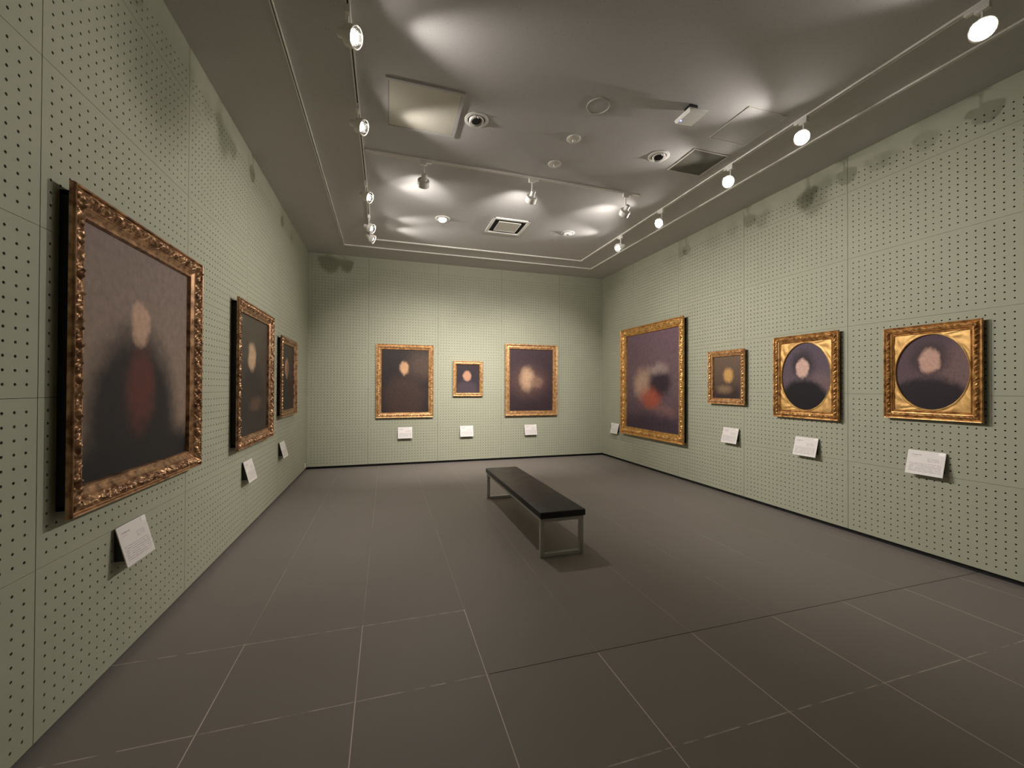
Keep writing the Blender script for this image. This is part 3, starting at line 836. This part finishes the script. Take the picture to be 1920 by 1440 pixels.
# remove objects made only to cache meshes
def spots():
    NL = 'lit spotlight on the left track, '
    NR = 'lit spotlight on the right track, '
    hp = math.pi/2
    R_ = (1.0, 0.1, 0.03); L_ = (-1.0, 0.1, 0.03); B_ = (0.0, 1.0, 0.03)
    # the tracks light the walls across the room
    spotlight(XI0, -4.95, (XR, -7.2, 1.35), NL+'nearest to the camera', hp, spill_dir=R_, power=P_WALL*0.15)
    spotlight(XI0, -4.08, (XR, -6.1, 1.35), NL+'second nearest, beside the square ceiling hatch', hp, spill_dir=R_, power=P_WALL*0.34)
    spotlight(XI0, -2.82, (XR, -5.10, 1.35), NL+'third nearest, just beyond the cross track', hp, spill_dir=R_, power=P_WALL*0.95)
    spotlight(XI0, -1.90, (XR, -3.9, 1.35), NL+'next to last before the far wall', hp, spill_dir=R_, power=P_WALL*0.9)
    spotlight(XI0, -1.52, (XR, -1.9, 1.35), NL+'last before the far wall', hp, spill_dir=R_, power=P_WALL*0.8)
    spotlight(XI1, -6.08, (XL, -8.2, 1.35), NR+'nearest the camera at the top right of the view', hp, spill_dir=L_, power=P_WALL*0.10, spill=0.5)
    spotlight(XI1, -5.02, (XL, -7.2, 1.35), NR+'second nearest the camera', hp, spill_dir=L_, power=P_WALL*0.10)
    spotlight(XI1, -4.27, (XL, -6.2, 1.35), NR+'beside the dark square ceiling hatch', hp, spill_dir=L_, power=P_WALL*0.10)
    spotlight(XI1, -3.20, (XL, -4.45, 1.35), NR+'just beyond the end of the cross track', hp, spill_dir=L_, power=P_WALL*0.72)
    spotlight(XI1, -2.26, (XL, -2.55, 1.35), NR+'last before the far wall', hp, spill_dir=L_, power=P_WALL*0.8)
    spotlight(-0.56, -3.43, (-0.577, 0, 1.12), 'spotlight seen from behind on the cross track, left of its three', 0.0, kind='cross', power=P_BACK, spill_dir=B_, spill=1.5, cone=66)
    spotlight(0.575, -3.43, (0.56, 0, 1.12), 'spotlight seen from behind on the cross track, middle of its three', 0.0, kind='cross', power=P_BACK, spill_dir=B_, spill=1.5, cone=66)
    spotlight(1.72, -3.43, (1.80, 0, 1.12), 'spotlight seen from behind on the cross track, right of its three', 0.0, kind='cross', power=P_BACK, spill_dir=B_, spill=1.5, cone=66)
spots()
# the first build of each shared mesh left an unparented carrier object: drop it
for o in list(COL.objects):
    if o.parent is None and o.type == 'MESH' and o.name.split('.')[0] in ('track_adapter', 'lamp_head', 'bulb', 'reflector'):
        bpy.data.objects.remove(o)

# ---------------------------------------------------------------- other ceiling fittings
def downlight(x, y, lit, label, aim=(0, 0, 0)):
    t = thing('recessed_downlight', label, 'downlight', (x, y, H), 0, 'swivelling downlights in the ceiling')
    MB().lathe([(0.100, 0.0), (0.100, -0.004), (0.094, -0.007), (0.074, -0.006), (0.072, 0.0)], 48, close=False).build('trim_ring', M_WHITEP, t)
    MB().lathe([(0.0735, -0.001), (0.0, -0.001)], 32, close=False).build('recess_shade', M_SLOT, t)  # flat black disc stands in for the shade inside the ring
    hd_m = Matrix.Translation((0, 0, -0.004)) @ Matrix.Rotation(math.radians(14), 4, Vector((aim[1], -aim[0], 0)) if any(aim) else Vector((1, 0, 0)))
    e = MB().lathe([(0.060, 0.012), (0.063, -0.004), (0.060, -0.018), (0.050, -0.020), (0.044, -0.012), (0.042, 0.004)], 48, close=False).build('swivel_ring', M_WHITEP, t)
    e.matrix_local = hd_m
    g = MB().lathe([(0.0435, -0.004), (0.0, -0.004)], 32, close=False).build('bulb' if lit else 'lens', M_BULB if lit else M_GLASSD, e)
    tb = MB().box(-0.006, 0.006, -0.062, -0.050, -0.030, -0.014, bev=0.002).build('catch', M_WHITEP, e)
    if lit:
        ld = bpy.data.lights.new('beam', 'SPOT'); ld.energy = P_DOWN; ld.color = LAMP_COL
        ld.spot_size = math.radians(95); ld.spot_blend = 0.8; ld.shadow_soft_size = 0.03
        lo = bpy.data.objects.new('beam', ld); COL.objects.link(lo); lo.parent = e; lo.location = (0, 0, -0.03)
    return t
downlight(-0.190, -4.17, False, 'unlit swivel downlight beside the square ceiling hatch', (1, -1, 0))
downlight(1.612, -4.17, False, 'unlit swivel downlight beside the dark ceiling hatch', (-1, -1, 0))
downlight(-0.195, -2.055, True, 'lit downlight left of the square air vent', (0.3, -1, 0))
downlight(1.612, -2.09, False, 'unlit swivel downlight right of the square air vent', (0.2, 1, 0))

def disc(x, y, r_, label, kind):
    t = thing(kind, label, 'detector' if kind == 'smoke_detector' else 'cover', (x, y, H))
    if kind == 'cover_plate':
        MB().lathe([(r_, 0), (r_, -0.003), (r_-0.004, -0.004), (r_-0.005, -0.002), (0, -0.002)], 48, close=False, smooth=False).build('plate', M_CEIL, t)
        MB().lathe([(r_+0.0005, -0.0015), (r_+0.0005, -0.0055), (r_-0.004, -0.0065), (r_-0.005, -0.0035)], 48, close=False).build('rim', M_DISC, t)
    else:
        MB().lathe([(r_, 0), (r_, -0.008), (r_-0.006, -0.012), (r_*0.45, -0.015), (0, -0.016)], 40, close=False).build('base', M_DISC, t)
        MB().box(-0.010, -0.004, -0.009, 0.009, -0.030, -0.014, bev=0.0015).box(0.004, 0.010, -0.009, 0.009, -0.030, -0.014, bev=0.0015).build('sensor', M_WHITEP, t)
    return t
disc(0.70, -4.63, 0.092, 'round flush blank cover plate in the ceiling, edged in white', 'cover_plate')
disc(0.703, -4.18, 0.063, 'small round ceiling detector with two white prongs, nearer one', 'smoke_detector')
disc(0.701, -3.743, 0.065, 'small round ceiling detector just before the cross track', 'smoke_detector')

def hatch(x0, x1, y0, y1, label, fr, depth, pm, fm):
    t = thing('access_hatch', label, 'hatch', ((x0+x1)/2, (y0+y1)/2, H))
    hx, hy = (x1-x0)/2, (y1-y0)/2
    MB().box(-hx, hx, -hy, -hy+fr, -depth, 0).box(-hx, hx, hy-fr, hy, -depth, 0).box(-hx, -hx+fr, -hy+fr, hy-fr, -depth, 0).box(hx-fr, hx, -hy+fr, hy-fr, -depth, 0).build('hatch_frame', fm, t)
    MB().box(-hx+fr+0.003, hx-fr-0.003, -hy+fr+0.003, hy-fr-0.003, -depth*0.7, -0.001).build('hatch_panel', pm, t)
    MB().box(-hx+fr, hx-fr, -hy+fr, hy-fr, -0.0012, 0).build('hatch_gap', M_SLOT, t)
    return t
M_HPALE = mat('pale_hatch_panel', srgb(212, 207, 194), 0.6)
M_HDARK = mat('dark_hatch_panel', srgb(92, 88, 80), 0.55, noise=0.15, nscale=9)
hatch(-0.920, -0.333, -4.455, -3.876, 'large pale square access hatch in the ceiling by the left track', 0.022, 0.012, M_HPALE, M_CEIL)
hatch(1.850, 2.255, -4.385, -3.990, 'dark square access hatch in the ceiling by the right track', 0.012, 0.006, M_HDARK, M_DISC)
hatch(1.850, 2.255, -4.986, -4.560, 'flush ceiling-coloured square hatch with thin pale edge, nearer to the camera', 0.006, 0.004, M_CEIL, M_DISC)

v = thing('air_vent', 'square white air vent with a floating centre plate in the ceiling', 'vent', (0.698, -2.067, H))
hv = 0.262; fr = 0.042
MB().box(-hv, hv, -hv, -hv+fr, -0.016, 0, bev=0.003).box(-hv, hv, hv-fr, hv, -0.016, 0, bev=0.003).box(-hv, -hv+fr, -hv, hv, -0.0155, 0, bev=0.003).box(hv-fr, hv, -hv, hv, -0.0155, 0, bev=0.003).build('vent_frame', M_WHITEP, v)
MB().box(-hv+fr-0.002, hv-fr+0.002, -hv+fr-0.002, hv-fr+0.002, -0.002, 0).build('duct_shade', M_FELT, v)  # black sheet laid in as the shade inside the vent
MB().box(-0.155, 0.155, -0.155, 0.155, -0.014, -0.002).build('centre_plate', M_DISC, v)
c_ = MB()
for (xa, xb, ya, yb) in ((-0.158, 0.158, -0.158, -0.152), (-0.158, 0.158, 0.152, 0.158), (-0.158, -0.152, -0.152, 0.152), (0.152, 0.158, -0.152, 0.152)):
    c_.box(xa, xb, ya, yb, -0.017, -0.013)
c_.build('plate_rim', M_WHITEP, v)

wf = thing('wireless_access_point', 'white square wireless box with a blue light hung under the ceiling', 'wireless box', (1.415, -4.838, H), 0)
mx = Matrix.Translation((0, 0, -0.066)) @ Matrix.Rotation(math.radians(-4), 4, 'Y')
cs = MB().box(-0.088, 0.088, -0.088, 0.088, -0.014, 0, bev=0.003, mx=mx)
cs.add([(-0.087, -0.087, -0.013), (0.087, -0.087, -0.013), (0.087, 0.087, -0.013), (-0.087, 0.087, -0.013), (-0.078, -0.078, -0.030), (0.070, -0.078, -0.030), (0.070, 0.078, -0.030), (-0.078, 0.078, -0.030)],
         [(3, 2, 1, 0), (4, 5, 6, 7), (0, 1, 5, 4), (1, 2, 6, 5), (2, 3, 7, 6), (3, 0, 4, 7)], mx=mx)
cs.build('casing', M_WHITEP, wf)
MB().box(-0.035, 0.035, -0.035, 0.035, -0.064, 0).build('mounting_bracket', M_BRKT, wf)
MB().lathe([(0.0, -0.004), (0.005, -0.003), (0.0065, 0.0)], 16, mx=mx @ Matrix.Translation((-0.070, 0.035, -0.030)), close=False).build('status_light', M_LED, wf)
